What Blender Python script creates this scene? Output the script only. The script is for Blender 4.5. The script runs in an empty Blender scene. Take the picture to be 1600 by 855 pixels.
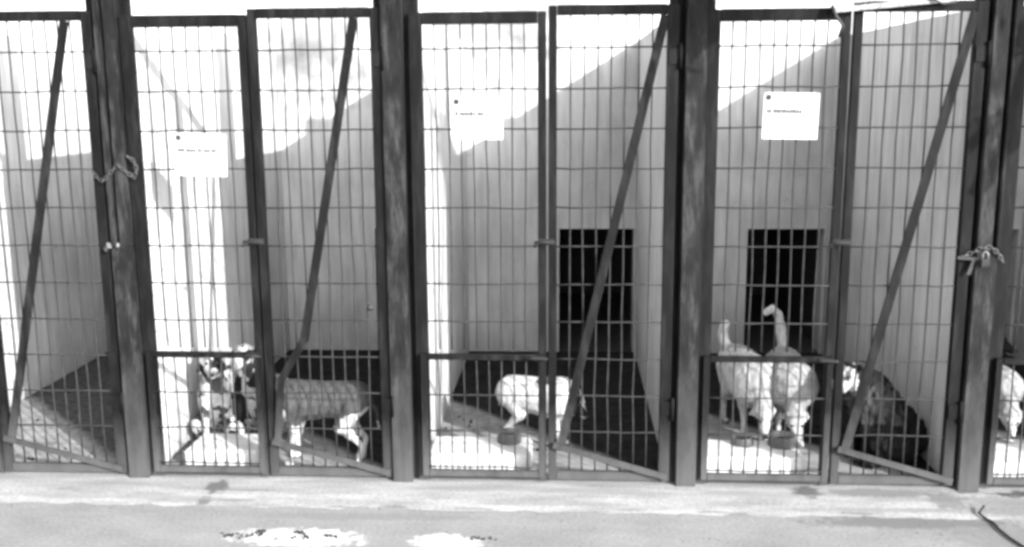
import bpy, bmesh, math, random
from mathutils import Vector, Matrix, Euler, noise
random.seed(7)
S = bpy.context.scene
C = S.collection
R = math.radians
D, B, T = 1.1104, 2.05, 0.054          # bay width, pen depth, half thickness of a partition
PH = 1.85                              # partition height

# ------------------------------------------------------------------ materials
def ramp(nt, fac, stops):
    n = nt.nodes.new('ShaderNodeValToRGB'); nt.links.new(fac, n.inputs[0])
    e = n.color_ramp.elements
    while len(e) < len(stops): e.new(0.5)
    for el, (p, v) in zip(e, stops):
        el.position = p; el.color = (v, v, v, 1)
    return n.outputs[0]
def coords(nt, scale=(1, 1, 1), kind='Object'):
    t = nt.nodes.new('ShaderNodeTexCoord'); m = nt.nodes.new('ShaderNodeMapping')
    nt.links.new(t.outputs[kind], m.inputs[0]); m.inputs['Scale'].default_value = scale
    return m.outputs[0]
def noise_n(nt, vec, scale, detail=6, rough=.6, dist=0):
    n = nt.nodes.new('ShaderNodeTexNoise'); nt.links.new(vec, n.inputs['Vector'])
    n.inputs['Scale'].default_value = scale; n.inputs['Detail'].default_value = detail
    n.inputs['Roughness'].default_value = rough; n.inputs['Distortion'].default_value = dist
    return n.outputs['Fac']
def mathn(nt, op, a, b=None, clamp=False):
    n = nt.nodes.new('ShaderNodeMath'); n.operation = op; n.use_clamp = clamp
    for i, v in enumerate((a, b)):
        if v is None: continue
        if isinstance(v, (int, float)): n.inputs[i].default_value = v
        else: nt.links.new(v, n.inputs[i])
    return n.outputs[0]
def mix(nt, fac, a, b):
    n = nt.nodes.new('ShaderNodeMix'); n.data_type = 'RGBA'
    for sock, v in ((n.inputs['Factor'], fac), (n.inputs[6], a), (n.inputs[7], b)):
        if isinstance(v, (int, float)):
            if sock.type == 'RGBA': sock.default_value = (v, v, v, 1)
            else: sock.default_value = v
        else: nt.links.new(v, sock)
    return n.outputs[2]
def new_mat(name, rough=.7, metal=0, spec=.4):
    m = bpy.data.materials.new(name); m.use_nodes = True
    b = m.node_tree.nodes['Principled BSDF']
    b.inputs['Roughness'].default_value = rough; b.inputs['Metallic'].default_value = metal
    b.inputs['Specular IOR Level'].default_value = spec
    return m, m.node_tree, b
def bump(nt, b, h, strength, dist):
    n = nt.nodes.new('ShaderNodeBump'); n.inputs['Strength'].default_value = strength
    n.inputs['Distance'].default_value = dist
    nt.links.new(h, n.inputs['Height']); nt.links.new(n.outputs[0], b.inputs['Normal'])
def mottled(name, lo, hi, scale=6, rough=.7, metal=0, spec=.4, vscale=(1, 1, 1), bmp=.2, bd=.002):
    m, nt, b = new_mat(name, rough, metal, spec)
    v = coords(nt, vscale); f = noise_n(nt, v, scale, 7, .65)
    nt.links.new(ramp(nt, f, [(.3, lo), (.7, hi)]), b.inputs['Base Color'])
    if bmp: bump(nt, b, noise_n(nt, v, scale * 6, 4), bmp, bd)
    return m
def plain(name, v, rough=.6, metal=0, spec=.4):
    m, nt, b = new_mat(name, rough, metal, spec); b.inputs['Base Color'].default_value = (v, v, v, 1); return m

def painted_steel(name, dark, dust, dtop=.75):
    """dark paint with chips; mud splashed up its foot"""
    m, nt, b = new_mat(name, .75, 0, .12)
    v = coords(nt, (1, 1, .18)); g = nt.nodes.new('ShaderNodeNewGeometry')
    sx = nt.nodes.new('ShaderNodeSeparateXYZ'); nt.links.new(g.outputs['Position'], sx.inputs[0])
    base = ramp(nt, noise_n(nt, v, 26, 8, .75), [(.36, dark * .12), (.5, dark * .9), (.64, dark * 3.4)])
    h = mathn(nt, 'DIVIDE', sx.outputs[2], dtop)
    wob = mathn(nt, 'MULTIPLY', noise_n(nt, coords(nt, (1, 1, .4)), 14, 6, .7), 1.1)
    dmask = mathn(nt, 'SUBTRACT', mathn(nt, 'ADD', wob, .30), h, True)
    c = mix(nt, mathn(nt, 'MULTIPLY', dmask, .9, True), base, dust)
    nt.links.new(c, b.inputs['Base Color'])
    bump(nt, b, noise_n(nt, coords(nt), 90, 5), .25, .001)
    return m

M = {}
M['post'] = painted_steel('dusty dark post paint', .0085, .050, .62)
M['stile'] = painted_steel('dusty dark frame paint', .0024, .045, .34)
M['bar'] = painted_steel('worn flat bar', .0038, .06, .40)
M['wire'] = mottled('dull galvanised wire', .008, .028, 30, .7, .0, .15, bmp=0)
M['zinc'] = mottled('bright zinc', .06, .22, 60, .5, .3, .5, bmp=0)
M['rust'] = mottled('dark rusty iron', .006, .022, 50, .8, 0, .15)
M['black'] = plain('black rubber', .012, .7)

def blotch(nt, pos, cx, cy, rx, ry, wob=.9, sharp=.10, scale=26):
    """ragged stain mask at a fixed place on the ground, 1 inside"""
    s = nt.nodes.new('ShaderNodeSeparateXYZ'); nt.links.new(pos, s.inputs[0])
    dx = mathn(nt, 'DIVIDE', mathn(nt, 'SUBTRACT', s.outputs[0], cx), rx)
    dy = mathn(nt, 'DIVIDE', mathn(nt, 'SUBTRACT', s.outputs[1], cy), ry)
    d = mathn(nt, 'SQRT', mathn(nt, 'ADD', mathn(nt, 'MULTIPLY', dx, dx), mathn(nt, 'MULTIPLY', dy, dy)))
    n = mathn(nt, 'MULTIPLY', mathn(nt, 'SUBTRACT', noise_n(nt, pos, scale, 6, .7), .5), wob * 2)
    v = mathn(nt, 'SUBTRACT', 1.0, mathn(nt, 'ADD', d, n))
    return mathn(nt, 'DIVIDE', v, sharp * 4, True)
# partition and rear wall: limewash with vertical runs and cloudy stains
def limewash(name, hi, lo, cloud, patches=False):
    m, nt, b = new_mat(name, .85, 0, .2)
    v = coords(nt, (1, 1, 1)); vs = coords(nt, (1, 1, .12))
    runs = ramp(nt, noise_n(nt, vs, 22, 6, .6), [(.32, lo * .92), (.62, hi)])
    cl = ramp(nt, noise_n(nt, v, 2.3, 5, .55, .4), [(.40, 0), (.66, 1)])
    c = mix(nt, mathn(nt, 'MULTIPLY', cl, cloud), runs, lo * .55)
    g = nt.nodes.new('ShaderNodeNewGeometry'); sx = nt.nodes.new('ShaderNodeSeparateXYZ')
    nt.links.new(g.outputs['Position'], sx.inputs[0])
    if patches:                        # grey clouds at set spots high on the wall
        cx_ = nt.nodes.new('ShaderNodeCombineXYZ'); nt.links.new(sx.outputs[0], cx_.inputs[0]); nt.links.new(sx.outputs[2], cx_.inputs[1])
        for (px, pz, rx, rz, val, amt) in ((.22, 1.80, .34, .20, .10, .75), (.05, 1.38, .30, .10, .12, .6), (.45, 1.52, .22, .09, .12, .5), (1.48, 1.86, .20, .12, .10, .7), (1.30, 1.70, .12, .10, .14, .5), (2.70, 1.92, .16, .08, .12, .5), (-.9, 1.6, .3, .2, .14, .5)):
            c = mix(nt, mathn(nt, 'MULTIPLY', blotch(nt, cx_.outputs[0], px, pz, rx, rz, .9, .28, 7), amt), c, val)
    # small scuffs and splashes
    sc = ramp(nt, noise_n(nt, v, 17, 9, .75, .3), [(.60, 0), (.68, 1)])
    c = mix(nt, mathn(nt, 'MULTIPLY', sc, .35), c, lo * .4)
    # dirty splash band along the foot
    foot = mathn(nt, 'SUBTRACT', mathn(nt, 'MULTIPLY', noise_n(nt, v, 9, 6, .7), .55), sx.outputs[2], True)
    c = mix(nt, mathn(nt, 'MULTIPLY', foot, 1.2, True), c, lo * .55)
    nt.links.new(c, b.inputs['Base Color'])
    bump(nt, b, noise_n(nt, v, 60, 6, .6), .3, .002)
    return m
M['wall'] = limewash('limewashed partition', .47, .36, .32)
M['rear'] = limewash('limewashed rear wall', .46, .36, .36, True)
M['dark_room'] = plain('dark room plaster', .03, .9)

def concrete(name, lo, hi, blots=(), fine=.25, yscale=1.0, band=None):
    m, nt, b = new_mat(name, .9, 0, .2)
    g = nt.nodes.new('ShaderNodeNewGeometry'); pos = g.outputs['Position']
    mp = nt.nodes.new('ShaderNodeMapping'); nt.links.new(pos, mp.inputs[0]); mp.inputs['Scale'].default_value = (.5, yscale, 1)
    c = ramp(nt, noise_n(nt, mp.outputs[0], 5, 8, .6), [(.32, lo), (.68, hi)])
    gr = ramp(nt, noise_n(nt, pos, 75, 6, .8), [(.3, .55), (.7, 1.2)])
    mm = nt.nodes.new('ShaderNodeMix'); mm.data_type = 'RGBA'; mm.blend_type = 'MULTIPLY'
    mm.inputs['Factor'].default_value = .9; nt.links.new(c, mm.inputs[6]); nt.links.new(gr, mm.inputs[7]); c = mm.outputs[2]
    for (cx, cy, rx, ry, val, amt) in blots:
        c = mix(nt, mathn(nt, 'MULTIPLY', blotch(nt, pos, cx, cy, rx, ry), amt), c, val)
    nt.links.new(c, b.inputs['Base Color'])
    bump(nt, b, noise_n(nt, pos, 45, 8, .7), fine, .004)
    return m
M['ground'] = concrete('worn apron', .15, .205, [
    (.80, -.52, .27, .085, .42, 1), (1.34, -.53, .14, .07, .42, 1),
    (3.0, -.30, .45, .06, .09, .8), (3.4, -.42, .35, .12, .11, .6), (1.0, -.33, .5, .04, .125, .6)])
M['kerb'] = concrete('limed sill', .15, .27, [
    (.355, -.10, .055, .075, .06, .9), (.345, -.22, .03, .05, .07, .8), (.50, -.13, .13, .012, .09, .7), (.47, -.21, .09, .010, .08, .7),
    (2.70, -.06, .07, .07, .05, .9), (2.98, -.06, .28, .05, .10, .8), (3.22, -.12, .08, .10, .09, .7), (3.5, -.16, .3, .12, .10, .6), (3.66, -.055, .28, .045, .04, 1), (3.33, -.03, .07, .03, .06, .9), (.1, -.2, .5, .015, .15, .6), (1.7, -.20, .4, .012, .14, .6), (2.5, -.10, .3, .02, .16, .6), (3.0, -.2, .4, .02, .13, .7),
    (.95, -.25, .12, .012, .08, .6), (1.1, -.24, .07, .02, .06, .6), (1.40, -.245, .12, .01, .09, .6), (2.35, -.24, .14, .010, .09, .6), (2.0, -.235, .07, .012, .10, .6),
    (2.85, -.23, .12, .010, .07, .6), (-.1, -.08, .3, .02, .14, .5), (1.5, -.08, .35, .025, .15, .5), (1.9, -.09, .25, .03, .14, .5)], .35, 3)

# pen floor: pale concrete towards the gate, partition shadow painted dark over the rest
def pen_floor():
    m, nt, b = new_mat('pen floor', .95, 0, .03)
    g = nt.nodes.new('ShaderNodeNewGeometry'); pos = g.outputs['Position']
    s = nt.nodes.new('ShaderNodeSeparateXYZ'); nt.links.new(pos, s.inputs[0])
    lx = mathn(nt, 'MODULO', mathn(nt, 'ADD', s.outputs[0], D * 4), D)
    # the painted shade begins along the right partition's diagonal shadow line
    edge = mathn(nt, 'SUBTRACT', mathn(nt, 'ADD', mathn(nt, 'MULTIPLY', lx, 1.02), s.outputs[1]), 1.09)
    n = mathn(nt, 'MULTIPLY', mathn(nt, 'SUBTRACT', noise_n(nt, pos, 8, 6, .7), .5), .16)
    shade_mask = mathn(nt, 'MULTIPLY', mathn(nt, 'ADD', edge, n), 14, True)
    pale_tone = ramp(nt, noise_n(nt, pos, 9, 8, .65), [(.3, .12), (.7, .28)])
    shade_tone = ramp(nt, noise_n(nt, pos, 16, 6, .7), [(.3, .006), (.72, .032)])
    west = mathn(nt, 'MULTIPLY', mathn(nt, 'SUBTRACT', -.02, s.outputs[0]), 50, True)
    shade_tone = mix(nt, west, shade_tone, ramp(nt, noise_n(nt, pos, 30, 8, .75), [(.3, .012), (.7, .10)]))
    nt.links.new(mix(nt, shade_mask, pale_tone, shade_tone), b.inputs['Base Color'])
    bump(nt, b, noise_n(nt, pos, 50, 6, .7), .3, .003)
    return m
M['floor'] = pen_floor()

# ------------------------------------------------------------------ mesh helpers
class MB:
    def __init__(s): s.bm = bmesh.new()
    def box(s, x0, x1, y0, y1, z0, z1, mi=0):
        vs = [s.bm.verts.new(p) for p in ((x0,y0,z0),(x1,y0,z0),(x1,y1,z0),(x0,y1,z0),(x0,y0,z1),(x1,y0,z1),(x1,y1,z1),(x0,y1,z1))]
        for f in ((3,2,1,0),(4,5,6,7),(0,1,5,4),(1,2,6,5),(2,3,7,6),(3,0,4,7)):
            s.bm.faces.new([vs[i] for i in f]).material_index = mi
        return s
    def bar(s, p0, p1, w, d, depth_dir=(0, 1, 0)):
        """flat bar from p0 to p1, w wide, d deep along depth_dir"""
        p0, p1 = Vector(p0), Vector(p1); a = (p1 - p0).normalized(); dd = Vector(depth_dir)
        side = a.cross(dd).normalized() * w / 2; dd = dd * d / 2
        vs = [s.bm.verts.new(p + u * side + v * dd) for p in (p0, p1) for u, v in ((-1,-1),(1,-1),(1,1),(-1,1))]
        for f in ((0,1,2,3),(7,6,5,4),(0,4,5,1),(1,5,6,2),(2,6,7,3),(3,7,4,0)):
            s.bm.faces.new([vs[i] for i in f])
        return s
    def tube(s, pts, r, n=8, close=False, mi=0):
        pts = [Vector(p) for p in pts]; rings = []
        rr = r if isinstance(r, (list, tuple)) else [r] * len(pts)
        N = len(pts); up = Vector((.13, .31, .94))
        for i, p in enumerate(pts):
            if close: t = pts[(i + 1) % N] - pts[i - 1]
            else: t = pts[min(i + 1, N - 1)] - pts[max(i - 1, 0)]
            t.normalize()
            if abs(t.dot(up)) > .97: up = Vector((.9, .1, .2))
            a = t.cross(up).normalized(); b = t.cross(a)
            rings.append([s.bm.verts.new(p + rr[i] * (math.cos(2*math.pi*k/n) * a + math.sin(2*math.pi*k/n) * b)) for k in range(n)])
        for i in range(N if close else N - 1):
            q, w = rings[i], rings[(i + 1) % N]
            for k in range(n):
                f = s.bm.faces.new((q[k], q[(k+1)%n], w[(k+1)%n], w[k])); f.material_index = mi; f.smooth = True
        if not close:
            s.bm.faces.new(rings[0][::-1]); s.bm.faces.new(rings[-1])
        return s
    def lathe(s, prof, c=(0, 0, 0), n=28):
        rings = []
        for r, z in prof:
            rings.append([s.bm.verts.new((c[0] + r*math.cos(2*math.pi*k/n), c[1] + r*math.sin(2*math.pi*k/n), c[2] + z)) for k in range(n)])
        for q, w in zip(rings, rings[1:]):
            for k in range(n):
                f = s.bm.faces.new((q[k], q[(k+1)%n], w[(k+1)%n], w[k])); f.smooth = True
        s.bm.faces.new(rings[0][::-1]); s.bm.faces.new(rings[-1])
        return s
    def build(s, name, mats, parent=None, bevel=0, wob=0):
        if bevel:
            bmesh.ops.bevel(s.bm, geom=list(s.bm.edges), offset=bevel, segments=2, affect='EDGES', clamp_overlap=True)
        bmesh.ops.recalc_face_normals(s.bm, faces=s.bm.faces)
        me = bpy.data.meshes.new(name); s.bm.to_mesh(me); s.bm.free()
        for m in (mats if isinstance(mats, (list, tuple)) else [mats]): me.materials.append(m)
        o = bpy.data.objects.new(name, me); C.objects.link(o)
        if parent: o.parent = parent
        return o
def tag(o, label=None, cat=None, group=None, kind=None):
    if label: o['label'] = label
    if cat: o['category'] = cat
    if group: o['group'] = group
    if kind: o['kind'] = kind
    return o
def empty(name, loc, label, cat, group=None, rz=0):
    o = bpy.data.objects.new(name, None); C.objects.link(o); o.location = loc; o.rotation_euler = (0, 0, rz)
    o.empty_display_size = .1
    return tag(o, label, cat, group)
def copy_tree(o, parent=None):
    c = o.copy(); C.objects.link(c)
    if parent: c.parent = parent
    for ch in list(o.children): copy_tree(ch, c)
    return c

# ------------------------------------------------------------------ setting
def sheet(name, x0, x1, y0, y1, z, mat, nx=1, ny=1):
    bm = bmesh.new()
    g = [[bm.verts.new((x0 + (x1-x0)*i/nx, y0 + (y1-y0)*j/ny, z)) for i in range(nx+1)] for j in range(ny+1)]
    for j in range(ny):
        for i in range(nx): bm.faces.new((g[j][i], g[j][i+1], g[j+1][i+1], g[j+1][i]))
    me = bpy.data.meshes.new(name); bm.to_mesh(me); bm.free(); me.materials.append(mat)
    o = bpy.data.objects.new(name, me); C.objects.link(o); return tag(o, kind='structure')
sheet('ground', -400, 400, -400, 400, -.014, M['ground'])
# sill along the gates: worn kerb with an uneven nose
bm = bmesh.new(); nx = 260; X0, X1 = -2.6, 6.2
prof = [(-.295, -.022), (-.262, -.0145), (-.21, -.009), (-.16, -.003), (-.12, .001), (.0, .0), (.06, 0)]
rows = []
for i in range(nx + 1):
    x = X0 + (X1 - X0) * i / nx
    w = noise.fractal(Vector((x * 5, 3, 1)), .8, 2, 4) * .016; h = noise.noise(Vector((x * 11, 7, 2))) * .004
    rows.append([bm.verts.new((x, y + (w if k < 4 else 0), z + (h if 0 < k < 4 else 0))) for k, (y, z) in enumerate(prof)])
for a, b_ in zip(rows, rows[1:]):
    for k in range(len(prof) - 1):
        f = bm.faces.new((a[k], b_[k], b_[k+1], a[k+1])); f.smooth = True
me = bpy.data.meshes.new('kerb'); bm.to_mesh(me); bm.free(); me.materials.append(M['kerb'])
tag(bpy.data.objects.new('kerb', me), kind='structure'); C.objects.link(bpy.data.objects['kerb'])
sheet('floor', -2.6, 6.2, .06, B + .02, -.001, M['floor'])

# rear wall with a low doorway at the right of every pen, and the dark sleeping house behind it
root = empty('rear_wall', (1.6, B, 0), 'pale limewashed rear wall of the pens, pierced by low black doorways', 'wall')
ks = list(range(-2, 5)); wt = .16; HZ = 2.42
mb = MB(); xs = -2 * D - .3
dl, dr = .600, 1.045
for k in ks:
    a, b_ = k * D + dl, k * D + dr
    mb.box(xs - 1.6, a - 1.6, 0, wt, 0, .755)
    xs = b_
mb.box(xs - 1.6, 6.2 - 1.6, 0, wt, 0, .755)
mb.box(-2 * D - .3 - 1.6, 6.2 - 1.6, 0, wt, .755, HZ)
mb.build('wall', M['rear'], root)
MB().box(-2 * D - .4 - 1.6, 6.3 - 1.6, -.03, wt + .03, HZ + .002, HZ + .06).build('coping', M['rear'], root, .008)
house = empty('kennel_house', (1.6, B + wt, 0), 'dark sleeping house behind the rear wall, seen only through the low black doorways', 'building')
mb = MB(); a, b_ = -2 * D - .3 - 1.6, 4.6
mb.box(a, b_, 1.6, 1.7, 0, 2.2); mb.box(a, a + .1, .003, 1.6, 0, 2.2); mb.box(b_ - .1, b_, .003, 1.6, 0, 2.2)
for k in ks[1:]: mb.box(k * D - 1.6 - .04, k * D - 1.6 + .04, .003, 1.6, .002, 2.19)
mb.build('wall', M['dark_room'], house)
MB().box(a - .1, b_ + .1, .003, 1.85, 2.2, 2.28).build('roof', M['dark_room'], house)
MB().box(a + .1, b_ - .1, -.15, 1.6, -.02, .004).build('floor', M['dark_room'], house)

wl = {-1: 'limewashed partition left of the leftmost pen, just outside the gates in view',
      0: 'sunlit white partition starting at the leftmost post, seen through the second pen',
      1: 'sunlit white partition behind the post left of the middle, closing the third pen on its left',
      2: 'pale partition behind the post right of the middle, with its shaded side beside the black doorway',
      3: 'pale shaded partition ending at the rightmost post, seen through the fourth pen door',
      4: 'limewashed partition beyond the rightmost pen'}
for k in range(-1, 5):
    o = MB().box(-T, T, 0, B - .052, 0, PH).build('partition_wall', M['wall'], None, .006)
    o.location = (k * D, .05, 0)
    tag(o, wl[k], 'partition', 'limewashed partitions between the pens')

# ------------------------------------------------------------------ posts
pl = {-1: 'dark steel gate post outside the left edge', 0: 'leftmost dark steel post, a chain of bright links wrapped across it',
      1: 'dark dusty steel post left of the middle, between the second and third pens, no chain',
      2: 'steel post right of the middle, black at its head and paler at its foot',
      3: 'rightmost steel post with a chain and padlock looped over it at half height', 4: 'dark steel gate post beyond the right edge'}
def post(k):
    p = empty('steel_post', (k * D, 0, 0), pl[k], 'post', 'dark steel posts between the pens')
    off = {1: -.013, 2: .012}.get(k, 0)
    if k in (0, 3):                    # slotted head
        g0, g1 = {0: (-.016, -.003), 3: (.020, .034)}[k]
        m = MB().box(-.040, .044, -.028, .046, -.002, .962).box(-.040, g0, -.028, .046, .962, 2.6).box(g1, .044, -.028, .046, .962, 2.6).box(g0, g1, .030, .045, .962, 2.6)
    else: m = MB().box(off - .040, off + .040, -.028, .046, -.002, 2.6)
    m.build('shaft', M['post'], p, .004)
    f = MB().box(-.086, off - .041, .020, .044, .0, 2.6).box(off + .041, .084, .020, .044, .0, 2.6)
    f.build('flange', M['stile'], p, .002)
    return p
for k in range(-1, 5): post(k)

# ------------------------------------------------------------------ panels and doors
def wires(mb, x0, x1, z0, z1, y, zoff=.065, r=.0033, bend=0.0024, seed=0):
    x = x0 + ((.05 - (x0 % .05)) % .05) * .0 + .022
    n = int((x1 - x0 - .02) / .05); st = (x1 - x0) / (n + 1)
    for i in range(1, n + 1):
        xx = x0 + st * i
        pts = []
        zz = z0
        K = max(3, int((z1 - z0) / .15))
        for j in range(K + 1):
            zq = z0 + (z1 - z0) * j / K
            pts.append((xx + bend * 2.4 * noise.noise(Vector((xx * 9, zq * 4, seed))), y, zq))
        mb.tube(pts, r, 6)
    k = 0
    while zoff + .15 * k < z1 - .02:
        z = zoff + .15 * k; k += 1
        if z < z0 + .02: continue
        pts = [(x0 + (x1 - x0) * j / 6, y - r * 1.6, z + bend * 2 * noise.noise(Vector((j * 1.7, z * 3, seed + 5)))) for j in range(7)]
        mb.tube(pts, r, 6)
MID = {-1: -.578, 0: .545, 1: 1.682, 2: 2.798, 3: 3.905}
ORD = {-1: 'first', 0: 'second', 1: 'third', 2: 'fourth', 3: 'fifth'}
PAN = {-1: 'mesh panel at the left border, only its dark edge showing',
       0: 'mesh panel beside the chained leftmost post, white sign on it hung lowest',
       1: 'mesh panel with white sign just left of the door over the left black doorway',
       2: 'mesh panel with white sign and the two cream dogs at its hatch',
       3: 'mesh panel cut by the right border, pale dog at its hatch'}
DOOR = {-1: 'leftmost mesh door, its dark brace slanting down beside the bright partition',
        0: 'mesh door left of the middle whose brace has a kinked lower end, grey dog behind',
        1: 'mesh door in front of the left black doorway, slanting brace across it',
        2: 'mesh door at the right, paler brace and a dark shaggy dog behind its foot',
        3: 'mesh door beyond the right border'}
for k in range(-1, 4):
    x0 = k * D; mid = MID[k] - x0
    # fixed panel
    p = empty('mesh_panel', (x0, 0, 0), PAN[k], 'mesh panel', 'fixed mesh panels with feeding hatches')
    xl, xr = .050, mid - .004; tz = 1.848
    m = MB().box(xl, xl + .050, -.006, .018, .006, tz).box(xr - .032, xr, -.006, .018, .006, tz)
    m.box(xl + .051, xr - .033, -.008, .016, tz - .044, tz + .001).box(xl + .051, xr - .033, -.004, .016, .010, .036)
    m.build('frame', M['stile'], p, .002)
    m = MB(); wires(m, xl + .048, xr - .032, .55, tz - .03, .004, seed=k); m.build('wire_mesh', M['wire'], p)
    h = MB(); a, b_, c, d = xl + .020, xr - .006, .030, .538
    if k == 2: a -= .0
    h.box(a, a + .025, -.030, -.010, c, d).box(b_ - .025, b_, -.030, -.010, c, d)
    h.box(a + .026, b_ - .026, -.031, -.011, d - .023, d).box(a + .026, b_ - .026, -.031, -.011, c, c + .026)
    hh = h.build('hatch', M['bar'], p, .002)
    tag(hh, 'small feeding hatch frame at the foot of the panel')
    m = MB(); wires(m, a + .02, b_ - .02, c + .015, d - .015, -.018, zoff=.07, seed=k + 20); m.build('wire_mesh', M['wire'], hh)
    # slide bolt on the hatch corner
    m = MB().box(b_ - .055, b_ - .002, -.044, -.033, d - .018, d - .004)
    m.tube([(b_ - .07, -.048, d - .011), (b_ + .012, -.048, d - .011)], .005); m.build('bolt', M['rust'], hh)
    # door
    x1 = D - .052; g = mid + .004
    dd = empty('mesh_door', (x0, 0, 0), DOOR[k], 'door', 'mesh doors with slanting braces')
    tz = 1.868
    m = MB().box(g, g + .032, -.012, .016, .014, tz).box(x1 - .043, x1, -.012, .016, .014, tz)
    m.box(g + .033, x1 - .044, -.014, .014, tz - .036, tz + .001)
    m.build('frame', M['stile'], dd, .002)
    MB().box(g + .033, x1 - .044, -.010, .014, .016, .050).build('bottom_rail', M['bar'], dd, .002)
    m = MB(); wires(m, g + .032, x1 - .043, .050, tz - .03, .004, seed=k + 40); m.build('wire_mesh', M['wire'], dd)
    xa, za = g + .04, .165
    if k == 0:
        m = MB().bar((x1 - .10, -.022, 1.83), (mid + .172, -.024, .588), .034, .008)
        m.bar((mid + .172, -.0245, .592), (mid + .075, -.030, .43), .030, .008)
        m.bar((mid + .073, -.031, .435), (mid + .045, -.024, .155), .028, .008)
    else:
        xt = {-1: x1 - .10, 1: x1 - .052, 2: x1 - .052, 3: x1 - .05}[k]
        zt = 1.83
        m = MB().bar((xt, -.022, zt), (xa + .01, -.022, za), .034, .008)
    m.build('brace', M['bar'], dd)
    MB().bar((xa - .02, -.031, .168), (x1 - .01, -.031, .040), .024, .008).build('bottom_bar', M['bar'], dd)
    # latch across the meeting stiles
    m = MB().box(mid - .035, mid + .028, -.024, -.013, .972, .996)
    m.tube([(mid - .05, -.030, .984), (mid + .03, -.030, .984)], .0065); m.tube([(mid - .046, -.032, .984), (mid - .046, -.055, .970)], .005)
    m.build('latch', M['rust'], dd)
    for z in (.32, 1.68):
        m = MB().tube([(x1 + .006, -.022, z - .045), (x1 + .006, -.022, z + .045)], .0075, 10)
        m.box(x1 - .038, x1, -.018, -.0125, z - .028, z + .028); m.build('hinge', M['stile'], dd)

# ------------------------------------------------------------------ signs
M['sign'] = mottled('white enamel board', .30, .36, 7, .5, 0, .3, bmp=0)
M['ink'] = plain('grey print', .03, .9, 0, .05); M['ink2'] = plain('faint grey print', .14, .7)
def sign(x, z, w, h, tilt, label, seed):
    rnd = random.Random(seed)
    s = empty('sign_board', (x, -.014, z), label, 'sign', 'white notice signs on the mesh')
    s.rotation_euler = (0, R(tilt), 0)
    MB().box(-w/2, w/2, -.003, .001, -h/2, h/2).build('board', M['sign'], s, .001)
    m = MB().tube([(-w/2 + .018, -.0035, h/2 - .018), (-w/2 + .018, -.0055, h/2 - .018)], .011, 14)
    m.build('emblem', M['ink'], s)
    m = MB(); xx = -w/2 + .014; e = w * {1: .30, 2: .14, 3: .22}[seed]
    while xx < e:                                   # one line of small bold print
        cw = rnd.uniform(.006, .011); hh = rnd.uniform(.012, .016)
        m.box(xx, xx + cw * .8, -.0046, -.0034, h * .06, h * .06 + hh); xx += cw + (.006 if rnd.random() < .15 else .0015)
    m.build('print', M['ink'], s)
    m = MB()
    for j in range(3):
        xx = -w/2 + .016
        while xx < w * .36:
            cw = rnd.uniform(.008, .03); m.box(xx, xx + cw, -.0042, -.0034, -h * (.14 + .11 * j), -h * (.14 + .11 * j) + .0028); xx += cw + rnd.uniform(.006, .016)
    m.build('small_print', M['ink2'], s)
    for sx in (-1, 1):
        m = MB(); m.tube([(sx * (w/2 - .006), .012, h/2 - .006), (sx * (w/2 - .006), -.007, h/2 - .006), (sx * (w/2 - .012), -.007, h/2 - .002), (sx * (w/2 - .014), .012, h/2 - .002)], .0013, 6)
        m.build('wire_tie', M['wire'], s)
sign(.342, 1.322, .205, .165, 1.5, 'lowest of the three white signs, right of the chained post', 1)
sign(1.418, 1.456, .195, .160, .5, 'white sign between the two middle posts, its line of print faint', 2)
sign(2.586, 1.459, .205, .172, 1.0, 'white sign with the darkest dot, hung right of the third post', 3)

# ------------------------------------------------------------------ chains, padlock, latch
def chain(name, pts, label, mat, lr=.011, wr=.0026, pitch=.019):
    root_ = empty(name, pts[0], label, 'chain'); P = [Vector(p) for p in pts]
    segs = [(P[i+1] - P[i]).length for i in range(len(P)-1)]; L = sum(segs)
    def at(s):
        for i, l in enumerate(segs):
            if s <= l or i == len(segs) - 1: return P[i] + (P[i+1] - P[i]) * min(1, s / l), (P[i+1] - P[i]).normalized()
            s -= l
    m = MB(); n = int(L / pitch)
    for i in range(n):
        c, t = at(i * pitch + pitch / 2); up = Vector((0, -1, 0)); a = t.cross(up)
        if a.length < .1: a = t.cross(Vector((0, 0, 1)))
        a.normalize(); u = a if i % 2 else a.cross(t).normalized()
        ring = [c + t * math.cos(q) * lr * 1.25 + u * math.sin(q) * lr * .72 - P[0] for q in [2 * math.pi * j / 12 for j in range(12)]]
        m.tube(ring, wr, 6, True)
    m.build('links', mat, root_); return root_
chain('chain', [(-.094, -.016, 1.262), (-.075, -.022, 1.235), (-.045, -.036, 1.222), (-.01, -.040, 1.255), (.02, -.040, 1.285), (.047, -.036, 1.262), (.072, -.022, 1.235), (.085, -.018, 1.262), (.078, -.020, 1.30), (.05, -.036, 1.325)],
      'steel chain wrapped across the leftmost post above the small bolt', mottled('tarnished chain', .006, .07, 90, .6, .2, .3, bmp=0), .009, .0023, .016)
c0 = empty('slide_bolt', (-.032, -.014, .966), 'small bright slide bolt with dark knob on the leftmost post, below the chain', 'bolt')
MB().box(-.026, .026, -.010, .004, -.010, .012).build('plate', M['zinc'], c0, .002)
MB().tube([(-.03, -.014, -.004), (-.022, -.02, -.022)], .008, 8).build('knob', M['black'], c0)
ch = chain('chain', [(3.245, -.020, .935), (3.275, -.030, .948), (3.305, -.040, .968), (3.34, -.044, .972), (3.36, -.040, .955), (3.385, -.028, .93), (3.40, -.020, .905)],
      'tarnished chain draped over the rightmost post at half height', mottled('worn chain', .010, .11, 90, .6, .2, .3, bmp=0), .010, .0024, .0175)
pk = empty('padlock', (3.318, -.052, .93), 'small pale padlock hanging from the chain on the rightmost post', 'padlock')
MB().box(-.016, .016, -.008, .008, -.030, -.002).build('body', M['wire'], pk, .003)
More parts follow.
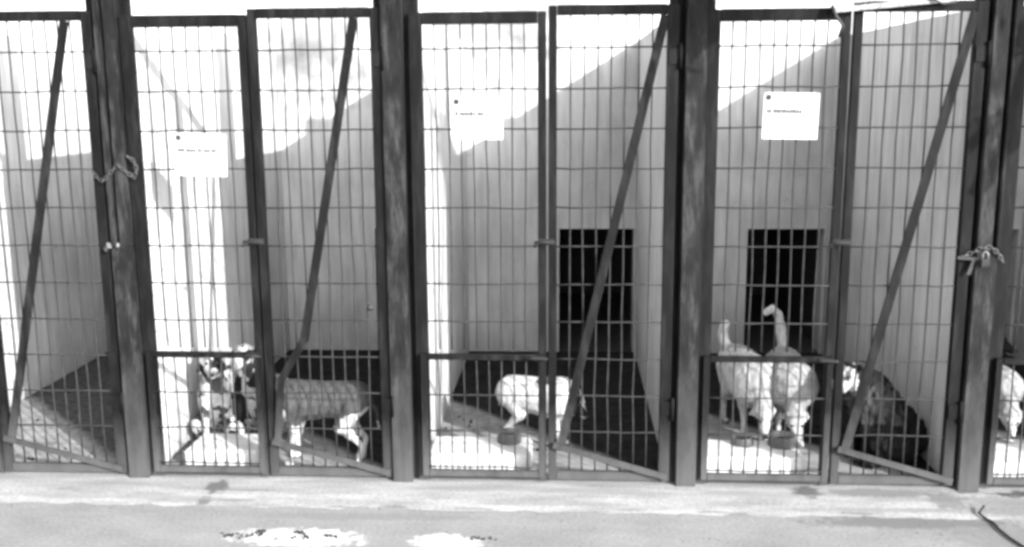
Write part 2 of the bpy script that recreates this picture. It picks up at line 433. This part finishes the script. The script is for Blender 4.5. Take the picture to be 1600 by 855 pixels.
MB().tube([(-.010, 0, -.004), (-.010, 0, .014)] + [(-.010 * math.cos(q), 0, .014 + .012 * math.sin(q)) for q in (0.5, 1.1, 1.57, 2.1, 2.7)] + [(.010, 0, .014), (.010, 0, -.004)], .003, 8).build('shackle', M['zinc'], pk)
st = empty('leather_strap', (3.24, -.03, .925), 'black strap end sticking out left of the rightmost post, under the chain', 'strap')
MB().bar((-.015, 0, .005), (.06, -.004, .0), .012, .004).bar((.045, -.003, -.002), (.028, -.003, -.06), .014, .004).build('strap', M['black'], st)
kb = empty('pull_cord_knob', (.986, -.018, .725), 'black round knob on the edge of the door left of the middle post', 'knob')
MB().lathe([(.004, 0), (.013, .004), (.015, .010), (.010, .018), (.003, .020)], n=16).build('knob', M['black'], kb).rotation_euler = (R(90), 0, 0)
# broken trim hanging along the head of the fourth pen
tr = empty('loose_rail', (2.95, -.035, 1.832), 'loose pale strip lying askew over the top rail of the fourth pen', 'strip')
MB().bar((-.235, 0, .005), (.21, 0, .042), .020, .012).build('strip', M['zinc'], tr, .002)
MB().bar((-.24, -.012, .028), (-.02, -.012, .045), .012, .006).build('thin_strip', M['zinc'], tr, .001)
MB().tube([(-.24, -.01, .02), (-.225, -.02, -.02), (-.20, -.02, -.05), (-.21, -.01, -.09)], .006, 6).build('wire', M['black'], tr)
m = MB().tube([(-.05, -.01, .05), (.02, -.02, .075), (.09, -.01, .05), (.15, -.02, .02), (.2, -.01, .03)], .004, 6)
m.build('wire', M['black'], tr)

# ------------------------------------------------------------------ dogs
def coat(name, lo, hi, scale=40):
    m, nt, b = new_mat(name, .9, 0, .15)
    v = coords(nt, (1, 1, .35)); f = noise_n(nt, v, scale, 8, .75)
    nt.links.new(ramp(nt, f, [(.3, lo), (.7, hi)]), b.inputs['Base Color'])
    bump(nt, b, f, .6, .004); return m
W_ = coat('white coat', .16, .42); CR = coat('cream coat', .10, .26); GR = coat('grey coat', .022, .055); BK = coat('black coat', .003, .010); DK = coat('dark brindle coat', .006, .05, 26)
EYE = plain('dark eye', .006, .15, 0, .6)
def fuse(balls, vox=.009, fur=.004, smooth=5):
    """spheres/ellipsoids along the skeleton fused into one continuous skin"""
    bm = bmesh.new()
    for c, r in balls:
        r = r if isinstance(r, tuple) else (r, r, r)
        bmesh.ops.create_icosphere(bm, subdivisions=(1 if max(r) < .03 else 2), radius=1, matrix=Matrix.Translation(c) @ Matrix.Diagonal((*r, 1)))
    me = bpy.data.meshes.new('tmp'); bm.to_mesh(me); bm.free()
    o = bpy.data.objects.new('tmp', me); C.objects.link(o)
    md = o.modifiers.new('r', 'REMESH'); md.mode = 'VOXEL'; md.voxel_size = vox
    sm = o.modifiers.new('s', 'SMOOTH'); sm.factor = .5; sm.iterations = smooth
    dg = bpy.context.evaluated_depsgraph_get(); dg.update()
    out = bpy.data.meshes.new_from_object(o.evaluated_get(dg))
    bpy.data.objects.remove(o); bpy.data.meshes.remove(me)
    for v in out.vertices:
        n = noise.fractal(Vector((v.co.x * 42, v.co.y * 42, v.co.z * 16)), .9, 2.1, 4)
        v.co += v.normal * n * fur
    for f in out.polygons: f.use_smooth = True
    return out
def cap(a, b_, ra, rb, n=9):
    a, b_ = Vector(a), Vector(b_)
    return [(a.lerp(b_, i / (n - 1)), ra + (rb - ra) * i / (n - 1)) for i in range(n)]
def head(balls, c, yaw, pitch, s=1.0, ear='drop'):
    """skull, muzzle and ears; returns eye and nose spots"""
    q = Euler((0, pitch, yaw)).to_matrix()
    P = lambda x, y, z: Vector(c) + q @ Vector((x * s, y * s, z * s))
    balls.append((P(0, 0, 0), .058 * s)); balls.append((P(.02, 0, -.008), .052 * s))
    balls += cap(P(.035, 0, -.012), P(.108, 0, -.028), .040 * s, .025 * s)
    for y in (-1, 1):
        if ear == 'drop': balls += cap(P(-.012, .046 * y, .030), P(-.004, .072 * y, -.040), .018 * s, .013 * s, 7)
        else: balls += cap(P(-.015, .034 * y, .035), P(-.020, .046 * y, .095), .020 * s, .007 * s, 7)
    return [P(.050, .026 * y, .016) for y in (-1, 1)], P(.131, 0, -.018), .0088 * s, .0125 * s
def finish(name_label, balls, facial, loc, rz, scale, mats, pick, fur=.004, vox=.009, group='dogs in the pens'):
    d = empty('dog', loc, name_label, 'dog', group, rz); d.scale = (scale,) * 3
    me = fuse(balls, vox, fur)
    me.name = 'body'
    me.materials.clear()
    for m in mats: me.materials.append(m)
    for f in me.polygons:
        c = f.center; j = noise.noise(c * 30) * .012
        f.material_index = pick(c.x + j, c.y + j, c.z - j)
    o = bpy.data.objects.new('body', me); C.objects.link(o); o.parent = d
    eyes, nose_, er, nr = facial
    for e in eyes: MB().lathe([(er*.3, -er*.95), (er*.8, -er*.6), (er, 0), (er*.8, er*.6), (er*.3, er*.95)], e, 12).build('eye', EYE, d)
    MB().lathe([(nr*.4, -nr*.8), (nr, -nr*.3), (nr, nr*.3), (nr*.4, nr*.8)], nose_, 12).build('nose', EYE, d)
    return d
def legs_standing(b, hf=1.0):
    for y in (-1, 1):
        b += cap((.16, .055*y, .33), (.135, .062*y, .22), .052, .033); b += cap((.135, .062*y, .22), (.155, .062*y, .10), .030, .019)
        b += cap((.155, .062*y, .10), (.158, .062*y, .03), .018, .018); b += cap((.158, .062*y, .022), (.186, .062*y, .019), .022, .020, 4)
        b += cap((-.175, .05*y, .33), (-.115, .064*y, .225), .070, .043); b += cap((-.115, .064*y, .225), (-.218, .058*y, .125), .038, .019)
        b += cap((-.218, .058*y, .125), (-.200, .058*y, .03), .018, .018); b += cap((-.200, .058*y, .022), (-.170, .058*y, .019), .022, .020, 4)
def torso_standing(b, thick=1.0):
    b += cap((.15, 0, .345), (.02, 0, .350), .103*thick, .092*thick); b += cap((.02, 0, .350), (-.18, 0, .360), .090*thick, .084*thick)
def tail_pts(b, pts, r0, r1):
    for i in range(len(pts) - 1):
        t0, t1 = i / (len(pts) - 1), (i + 1) / (len(pts) - 1)
        b += cap(pts[i], pts[i+1], r0 + (r1 - r0) * t0, r0 + (r1 - r0) * t1, 6)

def standing(label, loc, rz, scale, hpos, hyaw, hpitch, tail, mats, pick, ear='drop', fur=.004, thick=1.0, tr=(.022, .010)):
    b = []; torso_standing(b, thick); legs_standing(b)
    b += cap((.18, 0, .385), hpos, .072, .050)
    f = head(b, hpos, hyaw, hpitch, 1.0, ear); tail_pts(b, tail, *tr)
    return finish(label, b, f, loc, rz, scale, mats, pick, fur)
def sitting(label, loc, rz, scale, hyaw, hpitch, mats, pick, ear='drop', fur=.004, hpos=(.12, 0, .47), thick=1.0):
    b = []
    b += cap((-.09, 0, .105), (.0, 0, .20), .100*thick, .098*thick); b += cap((.0, 0, .20), (.075, 0, .325), .098*thick, .080*thick)
    b += cap((.075, 0, .34), hpos, .066*thick, .050)
    for y in (-1, 1):
        b += cap((-.06, .075*y, .085), (.055, .095*y, .115), .070, .048); b += cap((.055, .095*y, .11), (.045, .095*y, .03), .034, .024)
        b += cap((.045, .095*y, .022), (.115, .095*y, .019), .022, .020, 6)
        b += cap((.085, .05*y, .29), (.105, .052*y, .15), .040, .025); b += cap((.105, .052*y, .15), (.110, .052*y, .03), .022, .018)
        b += cap((.112, .052*y, .022), (.140, .052*y, .019), .022, .020, 4)
    tail_pts(b, [(-.17, 0, .05), (-.24, .03, .025), (-.27, .10, .02)], .020, .010)
    f = head(b, hpos, hyaw, hpitch, 1.0, ear)
    return finish(label, b, f, loc, rz, scale, mats, pick, fur)

lo_tail = [(-.24, 0, .37), (-.29, 0, .30), (-.30, 0, .20)]
up_tail = [(-.235, 0, .40), (-.27, 0, .47), (-.275, .005, .54), (-.25, .01, .60), (-.215, .01, .615)]
# second pen, behind the hatch: two seated dogs looking out
sitting('white dog with dark speckled face, left of two sitting behind the second hatch', (.185, .42, 0), R(-78), .84, R(8), R(5), [W_, BK, GR],
        lambda x, y, z: 1 if (z > .46 and abs(y - .035) < .022 and x > .13) or (abs(y + .06) < .028 and .40 < z < .47) else (2 if noise.noise(Vector((x, y, z)) * 17) > .12 else 0))
sitting('white dog with long black shoulder patch, right of two sitting behind one hatch', (.362, .46, 0), R(-98), .90, R(-10), R(3), [W_, BK, GR],
        lambda x, y, z: 1 if (y < -.015 and .12 < z < .37) or (y > .052 and z > .43) or ((x - .17) ** 2 + (y - .03) ** 2 + (z - .49) ** 2 < .0007) else (2 if noise.noise(Vector((x, y, z)) * 15) > .25 else 0))
# second pen door: side-on grey dog, black head to the left behind the stile
standing('grey dog with thin white legs standing side-on in the second pen', (.725, .175, 0), R(180), .80, (.315, -.03, .47), R(-25), R(18), lo_tail, [GR, W_, BK],
         lambda x, y, z: 2 if x > .23 else (1 if z < .235 or (x > .17 and z < .33) or (x < -.12 and z < .25 + (-x) * .3 and y > .03) else 0), thick=1.16)
# third pen: white dog, rump left, head lowered at the right of the stile
standing('white dog with dark ear patches in the third pen, half hidden by the meeting stiles', (1.635, .42, 0), R(-14), .66, (.26, .0, .33), R(-40), R(25), [(-.24, 0, .37), (-.28, .02, .31), (-.29, .03, .25)], [W_, BK, GR],
         lambda x, y, z: 1 if (x > .24 and abs(y) > .040 and z > .26) or (x > .24 and y < -.01 and z > .36) else (2 if (0 < x < .12 and z > .455) else 0), thick=1.46)
# fourth pen hatch: two cream dogs eating, seen head on
standing('cream dog with tall curled tail eating, right of the two cream dogs', (2.755, .58, 0), R(-95), .80, (.30, .01, .215), R(4), R(58), [(-.235, 0, .40), (-.30, 0, .47), (-.305, -.01, .56), (-.29, -.03, .65), (-.26, -.07, .69), (-.25, -.11, .665)], [CR, W_, BK],
         lambda x, y, z: 2 if (x > .28 and abs(abs(y) - .06) < .018 and z < .2) else (1 if z < .22 or (x < -.2 and z > .40) else 0), fur=.006, thick=1.46, tr=(.036, .024))
standing('cream dog with short upright tail eating, left of the two cream dogs', (2.580, .63, 0), R(-81), .80, (.30, .0, .215), R(-6), R(58), [(-.235, 0, .40), (-.27, -.04, .46), (-.28, -.06, .52), (-.26, -.05, .58)], [CR, W_, BK],
         lambda x, y, z: 2 if (x > .28 and abs(abs(y) - .06) < .018 and z < .2) else (1 if z < .24 or y < -.07 or (x < -.2 and z > .40) else 0), fur=.006, thick=1.46, tr=(.038, .030))
# fourth pen door: dark shaggy dog sitting, face to the left
sitting('dark brindled shaggy dog sitting behind the right door', (3.095, .31, 0), R(-168), .95, R(28), R(14), [DK, W_, BK, GR],
        lambda x, y, z: (1 if x > .155 and z > .34 and y > -.03 and z < .45 else (2 if z > .43 else 3)) if x > .11 and z > .32 else (2 if z < .20 or x < -.05 else (3 if x > .045 else (0 if noise.noise(Vector((x * 22, y * 22, z * 5))) > -.1 else 2))), fur=.020, hpos=(.165, .0, .40), thick=1.22)
# fifth pen: pale dog eating, cut by the border
standing('pale dog with lowered head in the fifth pen, cut off by the right border', (3.70, .66, 0), R(-95), .72, (.30, .01, .215), R(0), R(55), lo_tail, [CR, W_, BK],
         lambda x, y, z: 1 if z < .22 else 0, fur=.006, thick=1.25)
standing('black dog at the back of the fifth pen, behind the pale one', (3.70, 1.22, 0), R(-60), .86, (.30, 0, .42), R(10), R(10), lo_tail, [BK, W_],
         lambda x, y, z: 1 if z < .12 else 0)

# ------------------------------------------------------------------ bowls, tray, bedding
def bowl(loc, r, h, mat, label):
    b = empty('feeding_bowl', loc, label, 'bowl', 'feeding bowls on the pen floors')
    MB().lathe([(r, 0), (r * 1.02, .004), (r * .90, h * .9), (r * .92, h), (r * .84, h), (r * .70, h * .35), (.01, h * .3)]).build('bowl', mat, b)
    MB().lathe([(r * .74, h * .45), (r * .5, h * .60), (.01, h * .66)]).build('food', M['rust'], b)
GM = mottled('dull grey metal', .05, .09, 40, .45, .3); 
bowl((1.515, .235, .085), .052, .045, GM, 'dull grey bowl on the white step before the white dog in the third pen')
bowl((2.665, .235, .085), .060, .045, GM, 'dull grey bowl between the right cream dog and the fourth pen hatch')
bowl((2.500, .245, .085), .048, .032, GM, 'small dark bowl before the left cream dog in the fourth pen')
FS = {0: 'white limed feeding step in the second pen, low behind the hatch with seated dogs', 1: 'white limed feeding step in the third pen, one grey bowl at its edge',
      2: 'white limed feeding step in the fourth pen, two bowls of the cream dogs on it', 3: 'white limed feeding step in the fifth pen, cut by the border'}
M['step'] = mottled('limed step', .36, .48, 12, .9, 0, .1, bmp=.4, bd=.004)
for k in range(4):
    x0 = k * D + .075 + (.08 if k == 0 else 0); x1 = MID[k] - .070
    o = MB().box(-(x1-x0)/2, (x1-x0)/2, 0, .22, 0, .085).build('feeding_step', M['step'], None, .010)
    o.location = ((x0 + x1)/2, .075, 0); tag(o, FS[k], 'step', 'white feeding steps behind the hatches')
# ------------------------------------------------------------------ small things on the ground
def scatter(name, spots, n, label, mat, size):
    bm = bmesh.new(); rnd = random.Random(len(label))
    for _ in range(n):
        cx, cy, sx, sy = rnd.choice(spots); x, y = rnd.gauss(cx, sx), rnd.gauss(cy, sy); s = size * rnd.uniform(.4, 1.4)
        r = bmesh.ops.create_icosphere(bm, subdivisions=1, radius=1, matrix=Matrix.Translation((x, y, -.014 + s * .3)) @ Euler((rnd.random()*6, rnd.random()*6, rnd.random()*6)).to_matrix().to_4x4() @ Matrix.Diagonal((s, s * .7, s * .45, 1)))
        for v in r['verts']: v.co += Vector((noise.noise(v.co * 90), noise.noise(v.co * 80), noise.noise(v.co * 70))) * s * .5
    me = bpy.data.meshes.new(name); bm.to_mesh(me); bm.free(); me.materials.append(mat)
    o = bpy.data.objects.new(name, me); C.objects.link(o); tag(o, label, 'debris', kind='stuff')
scatter('leaf_litter', [(.59, -.515, .03, .012), (.65, -.485, .012, .014), (.56, -.50, .02, .006), (.82, -.515, .015, .010), (.80, -.478, .012, .006), (.92, -.50, .02, .008), (1.45, -.50, .025, .008), (.72, -.53, .1, .01)], 150,
        'dark crumbs of leaf litter lying on the white patches in the foreground', M['black'], .006)
scatter('grit', [(1.0, -.25, .5, .02), (2.9, -.22, .4, .03), (2.0, -.25, .5, .02), (0.2, -.30, .3, .02), (3.3, -.3, .2, .05), (2.0, -.45, 1.2, .07)], 260,
        'fine pale grit strewn along the sill nose', mottled('grit', .04, .14, 60), .0035)
for spots, n, lab, sz in (([(1.30, .62, .06, .10), (1.55, .38, .10, .06), (.15, .25, .05, .10), (-.9, .5, .12, .2), (-.7, .2, .2, .1), (2.45, .5, .08, .15)], 70, 'dark droppings and bits of feed scattered on the pen floors', .009),):
    scatter('droppings', spots, n, lab, M['rust'], sz)
    bpy.data.objects['droppings'].location.z = .014
cb = empty('cable', (3.325, -.23, -.014), 'black cable end trailing out of the picture at the lower right corner', 'cable')
MB().tube([(.0, .03, .028), (-.03, .0, .012), (-.02, -.03, .006), (-.005, -.07, .006), (-.008, -.13, .006), (.0, -.20, .006), (.03, -.32, .006), (.10, -.6, .006)], .0045, 10).build('sheath', M['black'], cb)

# ------------------------------------------------------------------ unseen tree added beside the yard to shade post heads and rear wall
added_tree = empty('added_tree', (7.9, -1.3, -.04), 'unseen tree added right of the yard, its boughs set to shade the post heads', 'added_tree')
O = Vector((7.9, -1.3, -.04)); m = MB(); V = lambda x, y, z: Vector((x, y, z)) - O
m.tube([V(7.9, -1.3, -.04), V(7.85, -1.3, 1.1), V(7.7, -1.2, 2.2), V(7.6, -1.15, 3.2), V(7.4, -1.1, 4.1)], [.15, .12, .10, .07, .03], 12)
limbs = [[V(7.7, -1.2, 2.2), V(6.2, -1.0, 2.55), V(4.6, -1.0, 2.62), V(3.7, -.85, 2.58), V(3.05, -.70, 2.46), V(2.84, -.66, 2.36)],
         [V(4.6, -1.0, 2.62), V(4.46, -1.0, 2.42), V(4.33, -1.0, 2.0), V(4.22, -1.0, 1.76)],
         [V(7.6, -1.15, 3.2), V(6.0, -1.0, 4.3), V(4.2, -1.0, 3.7), V(3.5, -1.0, 3.75), V(2.9, -1.0, 3.7)],
         [V(7.4, -1.1, 4.1), V(7.2, -1.4, 4.7)]]
for l, r0 in zip(limbs, (.06, .055, .05, .04)):
    m.tube(l, [r0 * (1 - .6 * i / (len(l) - 1)) for i in range(len(l))], 8)
m.build('added_tree_trunk', mottled('added_tree_bark', .05, .12, 20, .9), added_tree)
bm = bmesh.new(); rnd = random.Random(4)
cl = [(V(2.88, -.67, 2.27), .10, 1100), (V(4.30, -1.0, 2.0), .06, 60), (V(4.42, -1.0, 2.35), .07, 50), (V(3.45, -.8, 2.58), .05, 12), (V(3.10, -1.0, 3.6), .22, 420), (V(4.25, -1.0, 3.68), .16, 220), (V(2.6, -1.0, 3.5), .12, 90), (V(6.6, -1, 4.9), .4, 300), (V(7.3, -1.3, 4.7), .6, 700), (V(8.0, -1.4, 4.3), .6, 500)]
for c, sg, n in cl:
    for _ in range(n):
        p = c + Vector((rnd.gauss(0, sg), rnd.gauss(0, sg * .7), rnd.gauss(0, sg * .6))); q = Euler((rnd.random() * 6, rnd.random() * 6, rnd.random() * 6)).to_matrix(); l = rnd.uniform(.03, .055)
        vs = [bm.verts.new(p + q @ Vector(a)) for a in ((-l, 0, 0), (0, -l * .45, .006), (l, 0, 0), (0, l * .45, .006))]; bm.faces.new(vs)
me = bpy.data.meshes.new('crown'); bm.to_mesh(me); bm.free(); me.materials.append(mottled('leaves', .04, .09, 8, .7))
o = bpy.data.objects.new('crown', me); C.objects.link(o); o.parent = added_tree

# ------------------------------------------------------------------ light
sd = Vector((-1, 1.05, -.62)).normalized()      # the way the light travels
el = math.asin(-sd.z); az = math.atan2(-sd.x, -sd.y)
w = bpy.data.worlds.new('World'); S.world = w; w.use_nodes = True; nt = w.node_tree
bg = nt.nodes['Background']; sk = nt.nodes.new('ShaderNodeTexSky'); sk.sky_type = 'NISHITA'; sk.sun_disc = False
sk.sun_elevation = el; sk.sun_rotation = az; sk.air_density = 1; sk.dust_density = 2
bw = nt.nodes.new('ShaderNodeRGBToBW'); nt.links.new(sk.outputs[0], bw.inputs[0]); nt.links.new(bw.outputs[0], bg.inputs['Color'])
bg.inputs['Strength'].default_value = .15
L = bpy.data.lights.new('sun', 'SUN'); L.energy = 2.05; L.angle = R(.55); L.color = (1, 1, 1)
lo = bpy.data.objects.new('sun', L); C.objects.link(lo); lo.rotation_euler = sd.to_track_quat('-Z', 'Y').to_euler()

# ------------------------------------------------------------------ camera
cam = bpy.data.cameras.new('camera'); co = bpy.data.objects.new('camera', cam); C.objects.link(co); S.camera = co
f, pi_, ya, ro = 1539.0, .1804, -.0569, -.0065
cam.sensor_width = 36; cam.lens = f / 1600 * 36; cam.clip_end = 2000; cam.clip_start = .05
fw = Vector((math.sin(ya) * math.cos(pi_), math.cos(ya) * math.cos(pi_), -math.sin(pi_)))
rt = Vector((math.cos(ya), -math.sin(ya), 0)); up = rt.cross(fw)
r2 = rt * math.cos(ro) + up * math.sin(ro); u2 = -rt * math.sin(ro) + up * math.cos(ro)
mt = Matrix((r2, u2, -fw)).transposed().to_4x4(); mt.translation = Vector((1.7592, -3.7732, 1.5467)); co.matrix_world = mt
S.view_settings.view_transform = 'Standard'; S.view_settings.look = 'None'; S.view_settings.exposure = 2.62; S.view_settings.gamma = 1
S.cycles.filter_width = 3.3
S.cycles.max_bounces = 8; S.cycles.diffuse_bounces = 5
